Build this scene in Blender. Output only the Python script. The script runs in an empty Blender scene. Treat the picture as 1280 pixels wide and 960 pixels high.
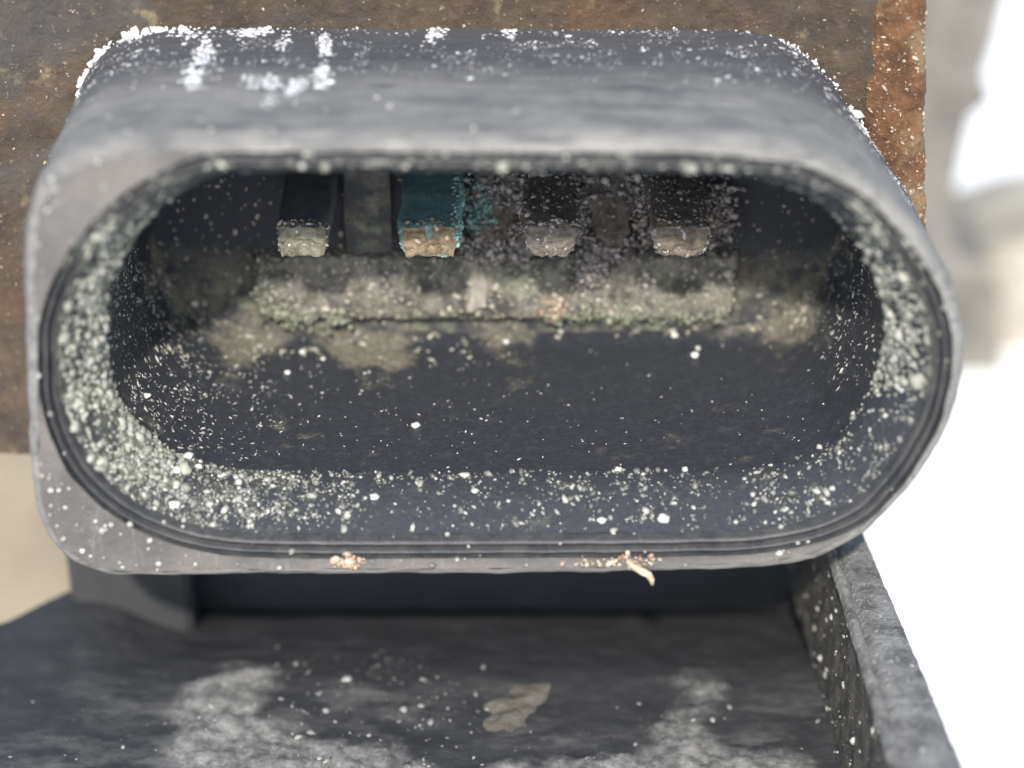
import bpy, bmesh, math, random
import numpy as np
from mathutils import Vector, noise as mnoise

random.seed(7)
rng = np.random.default_rng(7)
MM = 0.001                                   # everything below is laid out in millimetres
col = bpy.context.scene.collection
sc = bpy.context.scene

# ------------------------------------------------------------------ camera
PITCH = math.radians(30.0)
FPX, DIST = 3000.0, 120.0                    # focal length in photo pixels, lens to rim plane
F = np.array([0, math.cos(PITCH), -math.sin(PITCH)])
U = np.array([0, math.sin(PITCH), math.cos(PITCH)])
RT = np.array([1.0, 0, 0])
CAM = -DIST * F
cam_d = bpy.data.cameras.new('camera')
cam = bpy.data.objects.new('camera', cam_d)
col.objects.link(cam)
cam.location = CAM * MM
cam.rotation_euler = (math.radians(90) - PITCH, 0, 0)
cam_d.sensor_width = 36
cam_d.lens = 36 * FPX / 1280
cam_d.clip_start = 0.005
cam_d.clip_end = 20
cam_d.dof.use_dof = True
cam_d.dof.focus_distance = 0.1295
cam_d.dof.aperture_fstop = 20
sc.camera = cam

# ------------------------------------------------------------------ light
SUN_EL, SUN_AZ = math.radians(41), math.radians(5)      # sun behind the camera, a little to its left
w = bpy.data.worlds.new('World')
sc.world = w
w.use_nodes = True
nt = w.node_tree
sky = nt.nodes.new('ShaderNodeTexSky')
sky.sky_type = 'NISHITA'
sky.sun_disc = False
sky.sun_elevation = SUN_EL
sky.sun_rotation = math.pi + SUN_AZ
nt.links.new(sky.outputs[0], nt.nodes['Background'].inputs[0])
nt.nodes['Background'].inputs[1].default_value = 0.15
sun_d = bpy.data.lights.new('sun', 'SUN')
sun_d.energy = 4.0
sun_d.angle = math.radians(2.0)
sun_d.color = (1.0, 0.95, 0.87)
sun = bpy.data.objects.new('sun', sun_d)
col.objects.link(sun)
sdir = Vector((math.sin(SUN_AZ) * math.cos(SUN_EL), math.cos(SUN_AZ) * math.cos(SUN_EL), -math.sin(SUN_EL)))
sun.rotation_euler = sdir.to_track_quat('-Z', 'Y').to_euler()
sun.location = (-0.02, -0.3, 0.3)
vs = sc.view_settings
vs.view_transform = 'Standard'
vs.look = 'None'
vs.exposure = 0.7
vs.gamma = 1
vs.use_curve_mapping = False

# ------------------------------------------------------------------ pixel helpers (a direction, cut by a real plane)
def ray(px, py):
    return RT * (px - 640) / FPX - U * (py - 480) / FPX + F

def on_y(px, py, y):
    r = ray(px, py); t = (y - CAM[1]) / r[1]; return CAM + r * t

def on_z(px, py, z):
    r = ray(px, py); t = (z - CAM[2]) / r[2]; return CAM + r * t

def project(P):
    d = np.asarray(P) - CAM
    dep = d @ F
    return 640 + FPX * (d @ RT) / dep, 480 - FPX * (d @ U) / dep

def fbm(p, s=1.0, o=4):
    return mnoise.fractal(Vector((p[0] * s, p[1] * s, p[2] * s)), 1.0, 2.0, o)

def sstep(a, b, x):
    t = np.clip((x - a) / (b - a), 0, 1)
    return t * t * (3 - 2 * t)

def inside(poly, x, y):
    c = False; n = len(poly)
    for i in range(n):
        x1, y1 = poly[i]; x2, y2 = poly[i - 1]
        if (y1 > y) != (y2 > y) and x < (x2 - x1) * (y - y1) / (y2 - y1) + x1: c = not c
    return c

def edge_dist(poly, x, y):
    P = np.array(poly); Q = np.roll(P, 1, 0); d = Q - P
    t = np.clip(((x - P[:, 0]) * d[:, 0] + (y - P[:, 1]) * d[:, 1]) / (d ** 2).sum(1), 0, 1)
    return np.sqrt(((P + d * t[:, None] - (x, y)) ** 2).sum(1)).min()

# ------------------------------------------------------------------ object helpers
def mesh_obj(name, verts, faces, mat, parent=None, smooth=True, origin=None):
    me = bpy.data.meshes.new(name)
    v = np.asarray(verts, float) * MM
    me.from_pydata(v.tolist(), [], faces if isinstance(faces, list) else faces.tolist())
    me.update()
    if smooth:
        me.polygons.foreach_set('use_smooth', [True] * len(me.polygons))
    if mat:
        me.materials.append(mat)
    o = bpy.data.objects.new(name, me)
    col.objects.link(o)
    if parent:
        o.parent = parent
    return o

def empty(name):
    o = bpy.data.objects.new(name, None)
    col.objects.link(o)
    o.empty_display_size = 0.005
    return o

def tag(o, label=None, cat=None, group=None, kind=None):
    for k, v in (('label', label), ('category', cat), ('group', group), ('kind', kind)):
        if v:
            o[k] = v
    return o

def loft(rings, closed=True):
    R, N = len(rings), len(rings[0])
    V = np.concatenate(rings)
    fs = []
    for i in range(R - 1):
        for k in range(N if closed else N - 1):
            a = i * N + k; b = i * N + (k + 1) % N
            fs.append((a, b, b + N, a + N))
    return V, fs

def grid_faces(nu, nv):
    return [(j * nu + i, j * nu + i + 1, (j + 1) * nu + i + 1, (j + 1) * nu + i) for j in range(nv - 1) for i in range(nu - 1)]

def bevel_box(name, lo, hi, mat, parent, bev=0.2, jit=0.0, sub=0, seg=2):
    bm = bmesh.new()
    bmesh.ops.create_cube(bm, size=1)
    lo, hi = np.array(lo), np.array(hi)
    for v in bm.verts:
        v.co = Vector(((lo + hi) / 2 + np.array(v.co) * (hi - lo)))
    bmesh.ops.bevel(bm, geom=bm.edges[:], offset=bev, segments=seg, affect='EDGES', profile=0.6)
    if sub:
        bmesh.ops.subdivide_edges(bm, edges=bm.edges[:], cuts=sub, use_grid_fill=True)
    bm.normal_update()
    if jit:
        for v in bm.verts:
            v.co += v.normal * jit * fbm(v.co + Vector((9, 3, 1)), 1.6, 4)
    bmesh.ops.scale(bm, vec=(MM, MM, MM), verts=bm.verts)
    me = bpy.data.meshes.new(name)
    bm.to_mesh(me); bm.free()
    me.polygons.foreach_set('use_smooth', [True] * len(me.polygons))
    me.materials.append(mat)
    o = bpy.data.objects.new(name, me)
    col.objects.link(o)
    o.parent = parent
    return o

# ------------------------------------------------------------------ materials
class NB:
    """small node builder; texture space is object space in millimetres"""
    def __init__(s, name):
        s.m = bpy.data.materials.new(name); s.m.use_nodes = True
        s.t = s.m.node_tree; s.b = s.t.nodes['Principled BSDF']
        tc = s.t.nodes.new('ShaderNodeTexCoord'); mp = s.t.nodes.new('ShaderNodeMapping')
        mp.inputs['Scale'].default_value = (1000, 1000, 1000)
        s.t.links.new(tc.outputs['Object'], mp.inputs['Vector']); s.co = mp.outputs[0]
    def n(s, ty): return s.t.nodes.new(ty)
    def l(s, a, b): s.t.links.new(a, b)
    def noise(s, scale, detail=5, rough=0.6, off=0, stretch=None):
        n = s.n('ShaderNodeTexNoise'); n.inputs['Scale'].default_value = scale
        n.inputs['Detail'].default_value = detail; n.inputs['Roughness'].default_value = rough
        m = s.n('ShaderNodeMapping'); m.inputs['Location'].default_value = (off, off * 0.7, off * 1.3)
        if stretch: m.inputs['Scale'].default_value = stretch
        s.l(s.co, m.inputs['Vector']); s.l(m.outputs[0], n.inputs['Vector'])
        return n.outputs['Fac']
    def ramp(s, f, a, b, c0=0.0, c1=1.0):
        n = s.n('ShaderNodeMapRange'); n.interpolation_type = 'SMOOTHSTEP'
        n.inputs['From Min'].default_value = a; n.inputs['From Max'].default_value = b
        n.inputs['To Min'].default_value = c0; n.inputs['To Max'].default_value = c1
        s.l(f, n.inputs['Value']); return n.outputs[0]
    def math(s, op, a, b):
        n = s.n('ShaderNodeMath'); n.operation = op
        for i, x in enumerate((a, b)):
            if isinstance(x, (int, float)): n.inputs[i].default_value = x
            else: s.l(x, n.inputs[i])
        return n.outputs[0]
    def mix(s, f, a, b):
        n = s.n('ShaderNodeMix'); n.data_type = 'RGBA'
        if isinstance(f, (int, float)): n.inputs[0].default_value = f
        else: s.l(f, n.inputs[0])
        for i, x in ((6, a), (7, b)):
            if isinstance(x, tuple): n.inputs[i].default_value = x + (1,)
            else: s.l(x, n.inputs[i])
        return n.outputs[2]
    def axis(s, i):
        n = s.n('ShaderNodeSeparateXYZ'); s.l(s.co, n.inputs[0]); return n.outputs[i]
    def bump(s, h, dist, strength=1.0):
        n = s.n('ShaderNodeBump'); n.inputs['Distance'].default_value = dist * MM; n.inputs['Strength'].default_value = strength
        s.l(h, n.inputs['Height']); s.l(n.outputs[0], s.b.inputs['Normal'])
    def done(s, color, rough=0.6, spec=0.4, metal=0.0):
        if isinstance(color, tuple): s.b.inputs['Base Color'].default_value = color + (1,)
        else: s.l(color, s.b.inputs['Base Color'])
        if isinstance(rough, (int, float)): s.b.inputs['Roughness'].default_value = rough
        else: s.l(rough, s.b.inputs['Roughness'])
        s.b.inputs['Specular IOR Level'].default_value = spec
        s.b.inputs['Metallic'].default_value = metal
        return s.m

def m_shell():
    b = NB('weathered_grey_plastic')
    big = b.noise(0.16, 4, 0.6, 3); mid = b.noise(0.9, 6, 0.65, 1, (0.5, 1, 1)); fine = b.noise(5, 4, 0.7, 5)
    streak = b.noise(0.7, 4, 0.6, 11, (0.25, 1.0, 1.2))
    c = b.mix(b.ramp(mid, 0.3, 0.7), (0.125, 0.124, 0.121), (0.20, 0.195, 0.183))
    c = b.mix(b.ramp(big, 0.42, 0.62, 0, 0.6), c, (0.24, 0.232, 0.215))
    c = b.mix(b.ramp(streak, 0.60, 0.72, 0, 0.55), c, (0.05, 0.05, 0.052))
    c = b.mix(b.ramp(fine, 0.6, 0.72, 0, 0.6), c, (0.34, 0.34, 0.32))
    sc1 = b.noise(1.1, 5, 0.7, 41, (0.10, 1.3, 1.3)); sc2 = b.noise(2.6, 4, 0.7, 47, (0.06, 1.6, 1.6))
    c = b.mix(b.ramp(sc1, 0.54, 0.66, 0, 0.75), c, (0.075, 0.077, 0.082))
    c = b.mix(b.ramp(sc2, 0.56, 0.68, 0, 0.6), c, (0.36, 0.355, 0.34))
    depth = b.axis(1)                        # colour darkens towards the root of the shell, next to the plate
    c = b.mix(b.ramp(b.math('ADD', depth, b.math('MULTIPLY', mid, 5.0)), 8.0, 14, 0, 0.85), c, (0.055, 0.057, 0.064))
    b.bump(b.math('ADD', b.math('ADD', mid, sc1), b.math('MULTIPLY', fine, 0.5)), 0.16, 0.7)
    return b.done(c, b.ramp(fine, 0.3, 0.7, 0.6, 0.85), 0.25)

def m_face():
    b = NB('dusty_grey_plastic')
    big = b.noise(0.22, 4, 0.6, 2); fine = b.noise(4, 5, 0.7, 8)
    c = b.mix(b.ramp(big, 0.35, 0.65), (0.09, 0.085, 0.083), (0.14, 0.13, 0.121))
    c = b.mix(b.ramp(fine, 0.55, 0.75, 0, 0.5), c, (0.24, 0.23, 0.21))
    scr = b.noise(1.6, 5, 0.75, 61, (1.0, 1.0, 0.12)); nick = b.noise(1.3, 6, 0.75, 71)
    c = b.mix(b.ramp(scr, 0.58, 0.68, 0, 0.45), c, (0.20, 0.19, 0.175))
    c = b.mix(b.ramp(nick, 0.60, 0.70, 0, 0.7), c, (0.055, 0.053, 0.053))
    b.bump(b.math('ADD', fine, nick), 0.12, 0.7)
    return b.done(c, 0.6, 0.35)

def m_cavity():
    b = NB('black_plastic_with_dried_silt')
    mid = b.noise(0.55, 6, 0.65, 4); fine = b.noise(3.2, 5, 0.7, 6); patch = b.noise(0.23, 3, 0.5, 21)
    y = b.axis(1)
    dirt_shade = b.math('ADD', b.ramp(y, 12.3, 18.2), b.math('MULTIPLY', b.math('SUBTRACT', mid, 0.5), 3.4))
    dirt_shade = b.math('ADD', dirt_shade, b.math('MULTIPLY', b.math('SUBTRACT', patch, 0.5), 3.0))
    lob = b.n('ShaderNodeAttribute'); lob.attribute_name = 'silt_shade'
    dirt_shade = b.math('ADD', dirt_shade, lob.outputs['Fac'])  # attribute adds silt lobes and takes away for painted shadow bites
    f = b.ramp(dirt_shade, 0.45, 1.35)
    base = b.mix(b.ramp(fine, 0.4, 0.7), (0.027, 0.0295, 0.037), (0.039, 0.042, 0.051))
    silt_shade = b.mix(b.ramp(fine, 0.35, 0.65), (0.085, 0.079, 0.06), (0.175, 0.163, 0.128))
    c = b.mix(f, base, silt_shade)
    haze = b.ramp(b.noise(1.4, 5, 0.7, 33), 0.5, 0.75, 0, 0.15)
    c = b.mix(haze, c, (0.15, 0.155, 0.16))
    b.bump(b.math('ADD', fine, b.math('MULTIPLY', f, 0.8)), 0.12, 0.7)
    return b.done(c, b.ramp(f, 0, 1, 0.42, 0.85), 0.5)

def m_silt(name, lo, hi, dark, off=0.0, cover=(0.42, 0.58), level=None):
    b = NB(name)
    mid = b.noise(0.6, 6, 0.65, 7 + off); fine = b.noise(3.5, 5, 0.75, 2 + off); tint = b.noise(0.35, 3, 0.5, 15 + off)
    s = b.mix(b.ramp(fine, 0.3, 0.7), lo, hi)
    s = b.mix(b.ramp(tint, 0.55, 0.68, 0, 0.5), s, (0.21, 0.24, 0.17))
    blot = b.noise(0.9, 5, 0.7, 27 + off)
    s = b.mix(b.ramp(blot, 0.50, 0.62, 0, 0.8), s, (0.06, 0.057, 0.053))
    f = b.ramp(mid, *cover)
    if level is not None:                    # silt below a ragged line, shroud shade painted dark above it
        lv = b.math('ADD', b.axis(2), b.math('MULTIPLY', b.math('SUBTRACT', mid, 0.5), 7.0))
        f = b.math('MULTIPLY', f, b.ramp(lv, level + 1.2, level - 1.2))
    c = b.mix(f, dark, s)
    b.bump(b.math('ADD', b.math('MULTIPLY', mid, 1.5), fine), 0.2, 0.8)
    return b.done(c, 0.8, 0.3)

def m_rust():
    b = NB('rusty_brown_steel')
    big = b.noise(0.11, 5, 0.62, 9); mid = b.noise(0.45, 6, 0.65, 3); fine = b.noise(2.6, 6, 0.75, 5); tiny = b.noise(7, 3, 0.6, 1)
    c = b.mix(b.ramp(mid, 0.3, 0.7), (0.055, 0.043, 0.035), (0.105, 0.078, 0.052))
    c = b.mix(b.ramp(big, 0.55, 0.70, 0, 0.55), c, (0.14, 0.072, 0.032))
    c = b.mix(b.ramp(b.noise(0.2, 4, 0.6, 31), 0.52, 0.66, 0, 0.7), c, (0.075, 0.072, 0.070))
    c = b.mix(b.ramp(b.noise(0.5, 4, 0.6, 44), 0.60, 0.72, 0, 0.7), c, (0.24, 0.20, 0.11))
    c = b.mix(b.ramp(fine, 0.60, 0.70, 0, 0.8), c, (0.36, 0.30, 0.22))
    c = b.mix(b.ramp(fine, 0.40, 0.28, 0, 0.7), c, (0.035, 0.026, 0.02))
    b.bump(b.math('ADD', b.math('MULTIPLY', mid, 1.2), fine), 0.30, 0.9)
    return b.done(c, 0.72, 0.35)

def m_rust_edge():
    b = NB('orange_flaking_rust')
    mid = b.noise(0.7, 6, 0.65, 13); fine = b.noise(2.8, 6, 0.75, 15); big = b.noise(0.22, 4, 0.6, 18)
    c = b.mix(b.ramp(mid, 0.3, 0.7), (0.085, 0.043, 0.025), (0.23, 0.115, 0.053))
    c = b.mix(b.ramp(big, 0.48, 0.62, 0, 0.7), c, (0.27, 0.20, 0.11))
    c = b.mix(b.ramp(fine, 0.57, 0.70, 0, 0.8), c, (0.45, 0.33, 0.21))
    c = b.mix(b.ramp(fine, 0.42, 0.30, 0, 0.8), c, (0.07, 0.035, 0.02))
    b.bump(b.math('ADD', mid, fine), 0.4, 0.9)
    return b.done(c, 0.8, 0.3)

def m_tray(stain=False):
    b = NB('dusty_black_housing' if not stain else 'stained_black_housing')
    big = b.noise(0.20, 5, 0.6, 5, (0.5, 1.2, 1)); mid = b.noise(0.8, 6, 0.7, 3, (0.4, 1, 1)); fine = b.noise(4, 5, 0.75, 7)
    c = b.mix(b.ramp(mid, 0.3, 0.7), (0.027, 0.028, 0.031), (0.035, 0.036, 0.039))
    if stain:
        c = b.mix(b.math('MULTIPLY', b.math('MULTIPLY', b.ramp(big, 0.44, 0.62), b.ramp(mid, 0.38, 0.62)), b.ramp(b.axis(1), 10.0, 3.0)), c, (0.085, 0.085, 0.084))  # dust left out towards the rear, painting in the connector's shadow
        at = b.n('ShaderNodeAttribute'); at.attribute_name = 'dust'
        d = b.math('ADD', at.outputs['Fac'], b.math('MULTIPLY', b.math('SUBTRACT', mid, 0.5), 1.3))
        d = b.math('ADD', d, b.math('MULTIPLY', b.math('SUBTRACT', fine, 0.5), 0.7))
        f = b.ramp(d, 0.10, 1.15)
        dust = b.mix(b.ramp(b.noise(1.5, 5, 0.7, 51), 0.3, 0.7), (0.095, 0.096, 0.09), (0.28, 0.278, 0.265))
        c = b.mix(f, c, dust)
        c = b.mix(b.math('MULTIPLY', b.ramp(fine, 0.62, 0.74, 0, 0.6), b.ramp(d, -0.2, 0.4)), c, (0.30, 0.295, 0.28))
    b.bump(b.math('ADD', mid, b.math('MULTIPLY', fine, 0.6)), 0.15, 0.7)
    return b.done(c, b.ramp(mid, 0.3, 0.7, 0.6, 0.8), 0.3)

def m_simple(name, lo, hi, scale=0.8, rough=0.7, bump=0.15, fine=None):
    b = NB(name)
    mid = b.noise(scale, 6, 0.65, 3); f2 = b.noise(scale * 5, 5, 0.7, 9)
    c = b.mix(b.ramp(mid, 0.3, 0.7), lo, hi)
    if fine: c = b.mix(b.ramp(f2, 0.55, 0.7, 0, 0.8), c, fine)
    b.bump(b.math('ADD', mid, f2), bump, 0.8)
    return b.done(c, rough, 0.35)

def m_grain(name, a, bcol, rough=0.45, spec=0.5, sss=0.0):
    b = NB(name)
    at = b.n('ShaderNodeAttribute'); at.attribute_name = 'tint'
    n = b.noise(4, 3, 0.6, 2)
    f = b.math('ADD', b.math('MULTIPLY', at.outputs['Fac'], 0.75), b.math('MULTIPLY', n, 0.25))
    return b.done(b.mix(f, a, bcol), rough, spec)

M_SHELL, M_FACE, M_CAV, M_RUST, M_EDGE, M_TRAY = m_shell(), m_face(), m_cavity(), m_rust(), m_rust_edge(), m_tray()
M_TRAYF = m_tray(True)
SHADE_Z = on_y(640, 318, 18.5)[2]  # height where the painted shade of the shroud ends
M_BACK = m_silt('silted_shaded_back_wall', (0.09, 0.084, 0.066), (0.19, 0.178, 0.142), (0.034, 0.037, 0.046), 0, (0.34, 0.60), SHADE_Z)
M_LEDGE = m_silt('silted_terminal_ledge', (0.115, 0.108, 0.092), (0.245, 0.23, 0.196), (0.06, 0.058, 0.055), 4, (0.36, 0.55))
M_RIB = m_silt('grey_plastic_rib', (0.065, 0.063, 0.06), (0.12, 0.112, 0.102), (0.045, 0.046, 0.05), 8, (0.40, 0.62))
M_RIBC = m_simple('brown_grey_crust', (0.05, 0.045, 0.042), (0.16, 0.14, 0.125), 1.5, 0.75, 0.4, (0.30, 0.27, 0.25))
M_CRUST = m_grain('pale_green_grey_salt', (0.085, 0.089, 0.072), (0.38, 0.382, 0.33), 0.6)
M_GRAIN = m_grain('white_salt', (0.055, 0.058, 0.052), (0.50, 0.50, 0.455), 0.45, 0.45)
M_GRAINB = m_grain('off_white_salt', (0.35, 0.35, 0.33), (0.72, 0.72, 0.69), 0.45, 0.5)
M_SHELLG = m_grain('grey_white_flake', (0.13, 0.135, 0.14), (0.80, 0.80, 0.80), 0.4, 0.5)
M_SPARK = m_grain('bright_salt_flake', (0.30, 0.30, 0.295), (0.82, 0.82, 0.81), 0.45, 0.5)
M_CRUMB = m_grain('brown_grey_crumb', (0.06, 0.052, 0.05), (0.36, 0.335, 0.315), 0.6)
M_GREYG = m_grain('grey_grit', (0.05, 0.05, 0.05), (0.33, 0.33, 0.31), 0.6)
M_RUSTG = m_grain('rust_crumb', (0.13, 0.08, 0.045), (0.46, 0.39, 0.30), 0.6)
M_LIPR = m_grain('orange_white_crumb', (0.20, 0.12, 0.075), (0.55, 0.45, 0.35), 0.6)
M_TEALD = m_grain('dull_teal_crust', (0.07, 0.13, 0.13), (0.17, 0.31, 0.295), 0.7)
M_GREENS = m_grain('green_grey_silt', (0.11, 0.12, 0.085), (0.31, 0.33, 0.25), 0.8, 0.2)
M_TEALG = m_grain('blue_green_verdigris', (0.08, 0.17, 0.165), (0.28, 0.48, 0.44), 0.6)
M_PIN = [m_simple('dull_corroded_tin', (0.075, 0.08, 0.09), (0.12, 0.125, 0.13), 1.2, 0.6, 0.2, (0.14, 0.14, 0.13)),
         m_simple('green_corroded_copper', (0.10, 0.19, 0.19), (0.18, 0.32, 0.31), 1.0, 0.7, 0.25, (0.28, 0.42, 0.39)),
         m_simple('brown_corroded_metal', (0.085, 0.077, 0.068), (0.19, 0.165, 0.138), 1.6, 0.65, 0.25, (0.30, 0.27, 0.23)),
         m_simple('tan_rusted_metal', (0.09, 0.076, 0.06), (0.20, 0.168, 0.13), 1.4, 0.65, 0.25, (0.32, 0.275, 0.22))]
M_TIPGOLD = m_simple('flaking_golden_scale', (0.13, 0.09, 0.055), (0.40, 0.31, 0.20), 2.6, 0.55, 0.4, (0.60, 0.53, 0.41))
M_TIPGREY = m_simple('flaking_grey_scale', (0.12, 0.115, 0.085), (0.30, 0.285, 0.215), 2.2, 0.6, 0.3, (0.48, 0.46, 0.38))
M_MUD = [m_simple('grey_dried_mud', (0.13, 0.13, 0.12), (0.30, 0.30, 0.275), 0.5, 0.85, 0.3, (0.42, 0.42, 0.39)),
         m_simple('tan_dried_mud', (0.075, 0.070, 0.06), (0.155, 0.142, 0.118), 0.5, 0.85, 0.3, (0.19, 0.18, 0.155)),
         m_simple('pale_chalky_residue', (0.12, 0.125, 0.125), (0.40, 0.40, 0.39), 0.45, 0.8, 0.3, (0.55, 0.55, 0.54))]
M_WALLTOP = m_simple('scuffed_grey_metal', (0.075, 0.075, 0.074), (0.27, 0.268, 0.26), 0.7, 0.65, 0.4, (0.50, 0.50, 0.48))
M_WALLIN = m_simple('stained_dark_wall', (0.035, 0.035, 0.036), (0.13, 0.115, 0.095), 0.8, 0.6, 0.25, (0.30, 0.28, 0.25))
M_WHITE = m_simple('white_paper_bench', (0.80, 0.80, 0.79), (0.86, 0.86, 0.85), 0.05, 0.7, 0.0)
M_GREYOBJ = m_simple('pale_grey_casting', (0.09, 0.084, 0.072), (0.20, 0.187, 0.163), 0.16, 0.6, 0.3)
M_CREAM = m_simple('cream_plastic', (0.15, 0.14, 0.12), (0.45, 0.415, 0.345), 0.13, 0.6, 0.2)
M_TAN = m_simple('tan_card', (0.18, 0.155, 0.115), (0.26, 0.226, 0.17), 0.06, 0.8, 0.1)
M_FIBRE = m_simple('tan_fibre', (0.40, 0.31, 0.21), (0.62, 0.50, 0.36), 2.0, 0.6, 0.05)

# ------------------------------------------------------------------ contours of the connector
PLATE_Y = 15.8
BACK_Y = 18.5
LEDGE_Y = 4.0
NS = 288

def contour(pts, y):
    """closed smooth outline through pixel points standing on the plane y, as x/z pairs"""
    P = np.array([on_y(px, py, y)[[0, 2]] for px, py in pts])
    n = len(P); out = []
    for i in range(n):
        p0, p1, p2, p3 = P[i - 1], P[i], P[(i + 1) % n], P[(i + 2) % n]
        d0 = max(np.linalg.norm(p1 - p0), 1e-6) ** .5; d1 = max(np.linalg.norm(p2 - p1), 1e-6) ** .5; d2 = max(np.linalg.norm(p3 - p2), 1e-6) ** .5
        m1 = (p1 - p0) / d0 - (p2 - p0) / (d0 + d1) + (p2 - p1) / d1
        m2 = (p2 - p1) / d1 - (p3 - p1) / (d1 + d2) + (p3 - p2) / d2
        m1 *= d1; m2 *= d1
        for t in np.linspace(0, 1, 10, endpoint=False):
            out.append((2*t**3 - 3*t**2 + 1) * p1 + (t**3 - 2*t**2 + t) * m1 + (-2*t**3 + 3*t**2) * p2 + (t**3 - t**2) * m2)
    return np.array(out)

OUTER = [(31, 400), (30, 310), (36, 262), (51, 226), (76, 199), (111, 181), (170, 170), (240, 167), (400, 166), (640, 167), (850, 168), (930, 171),
         (1000, 182), (1060, 206), (1108, 240), (1148, 284), (1179, 331), (1198, 375), (1206, 420), (1203, 470), (1190, 523), (1161, 577), (1130, 618),
         (1089, 658), (1040, 688), (980, 704), (900, 711), (640, 716), (300, 717), (170, 718), (116, 712), (76, 690), (49, 650), (38, 600), (35, 520)]
MOUTH = [(63, 455), (66, 405), (80, 358), (104, 315), (140, 272), (190, 235), (245, 209), (310, 194), (400, 190), (640, 190), (850, 191), (930, 195),
         (1000, 209), (1058, 236), (1108, 274), (1145, 320), (1172, 368), (1184, 420), (1181, 472), (1166, 525), (1135, 580), (1090, 628), (1035, 658),
         (960, 675), (860, 680), (640, 682), (360, 682), (280, 678), (210, 662), (150, 631), (102, 585), (72, 520)]
BACKC = [(97, 230), (95, 165), (103, 110), (124, 70), (155, 46), (200, 37), (300, 35), (640, 36), (880, 36), (950, 41), (995, 60), (1032, 94), (1062, 136),
         (1091, 177), (1120, 217), (1142, 256), (1150, 300), (1140, 360), (1105, 425), (1040, 480), (950, 505), (640, 515), (300, 515), (180, 510),
         (125, 480), (105, 430), (98, 330)]
c_out, c_mouth, c_back = contour(OUTER, 0.6), contour(MOUTH, 0.25), contour(BACKC, PLATE_Y)
zc = 0.5 * (c_mouth[:, 1].min() + c_mouth[:, 1].max())
hh = 0.5 * (c_mouth[:, 1].max() - c_mouth[:, 1].min())
xl, xr = c_mouth[:, 0].min() + hh, c_mouth[:, 0].max() - hh
# spine rays
S, D = [], []
na = NS // 2 - 56
for a in np.linspace(-math.pi / 2, math.pi / 2, na // 1, endpoint=False):
    S.append((xr, zc)); D.append((math.cos(a), math.sin(a)))
for x in np.linspace(xr, xl, 56, endpoint=False):
    S.append((x, zc)); D.append((0, 1))
for a in np.linspace(math.pi / 2, 3 * math.pi / 2, na, endpoint=False):
    S.append((xl, zc)); D.append((math.cos(a), math.sin(a)))
for x in np.linspace(xl, xr, 56, endpoint=False):
    S.append((x, zc)); D.append((0, -1))
S, D = np.array(S), np.array(D)
NS = len(S)

def radial(c):
    r = np.zeros(NS); A = c; B = np.roll(c, -1, 0); E = B - A
    for k in range(NS):
        d = D[k]; q = A - S[k]
        den = d[0] * E[:, 1] - d[1] * E[:, 0]
        den = np.where(abs(den) < 1e-9, 1e-9, den)
        t = (q[:, 0] * E[:, 1] - q[:, 1] * E[:, 0]) / den
        u = (q[:, 0] * d[1] - q[:, 1] * d[0]) / den
        ok = (u >= -1e-6) & (u <= 1 + 1e-6) & (t > 0)
        r[k] = t[ok].max()
    return r

r_out, r_mouth, r_back = radial(c_out), radial(c_mouth), radial(c_back)

def ring(r, y):
    P = S + D * np.asarray(r)[:, None]
    return np.stack([P[:, 0], np.full(NS, y) if np.isscalar(y) else y, P[:, 1]], 1)

def roughen(V, amp, s=1.2, seed=0.0):
    out = V.copy()
    for i, p in enumerate(V):
        q = (p[0] + seed, p[1] - seed, p[2] + seed * .5)
        out[i, 0] += amp * fbm(q, s, 3); out[i, 2] += amp * fbm((q[1], q[2], q[0]), s, 3); out[i, 1] += amp * 0.6 * fbm((q[2], q[0], q[1]), s, 3)
    return out

# ------------------------------------------------------------------ bench (the white surface all round)
ZB = -45.0
bv = [(-900, -500, ZB), (900, -500, ZB), (900, 1500, ZB), (-900, 1500, ZB)]
tag(mesh_obj('bench_top', bv, [(0, 1, 2, 3)], M_WHITE, None, False), kind='structure')

# ------------------------------------------------------------------ connector
conn = empty('electrical_connector')
tag(conn, 'corroded grey plastic four-pin connector with an oval socket crusted in salt', 'connector')

rings = [ring(r_back, PLATE_Y + 1.2)]
for t in np.linspace(0, 1, 22):
    y = PLATE_Y + (1.3 - PLATE_Y) * t
    rings.append(ring(r_back * (1 - t) + r_out * t, y))
for off, y in ((0.02, 0.9), (0.10, 0.55), (0.24, 0.27), (0.45, 0.08), (0.70, 0.0)):
    rings.append(ring(r_out - off, y))
V, fs = loft(rings)
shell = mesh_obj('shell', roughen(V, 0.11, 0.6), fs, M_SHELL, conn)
SHELL = (V, fs)

# front face: from the rounded outer edge to the ridged lip of the oval mouth
gap = np.maximum(r_out - 0.70 - (r_mouth + 0.62), 0.02)
rings = [ring(r_out - 0.70, 0.0)]
for t in (0.25, 0.5, 0.75, 1.0):
    rings.append(ring(r_out - 0.70 - gap * t, 0.0 + 0.03 * math.sin(t * 3)))
V, fs = loft(rings)
mesh_obj('front_face', roughen(V, 0.05, 0.7, 3.0), fs, M_FACE, conn)
FACE = (V, fs)
r_lip = r_out - 0.70 - gap
prof = [(0.0, 0.0), (0.07, 0.45), (0.15, 0.75), (0.23, 0.45), (0.30, 0.06), (0.38, -0.02), (0.46, 0.06), (0.52, 0.50), (0.58, 0.90), (0.66, 0.60), (0.72, 0.26), (0.80, 0.26), (0.90, 0.45), (1.0, 0.9)]
r_in0 = r_lip - 0.95
rings = [ring(r_lip * (1 - a) + r_in0 * a, y) for a, y in prof]
V, fs = loft(rings)
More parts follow.
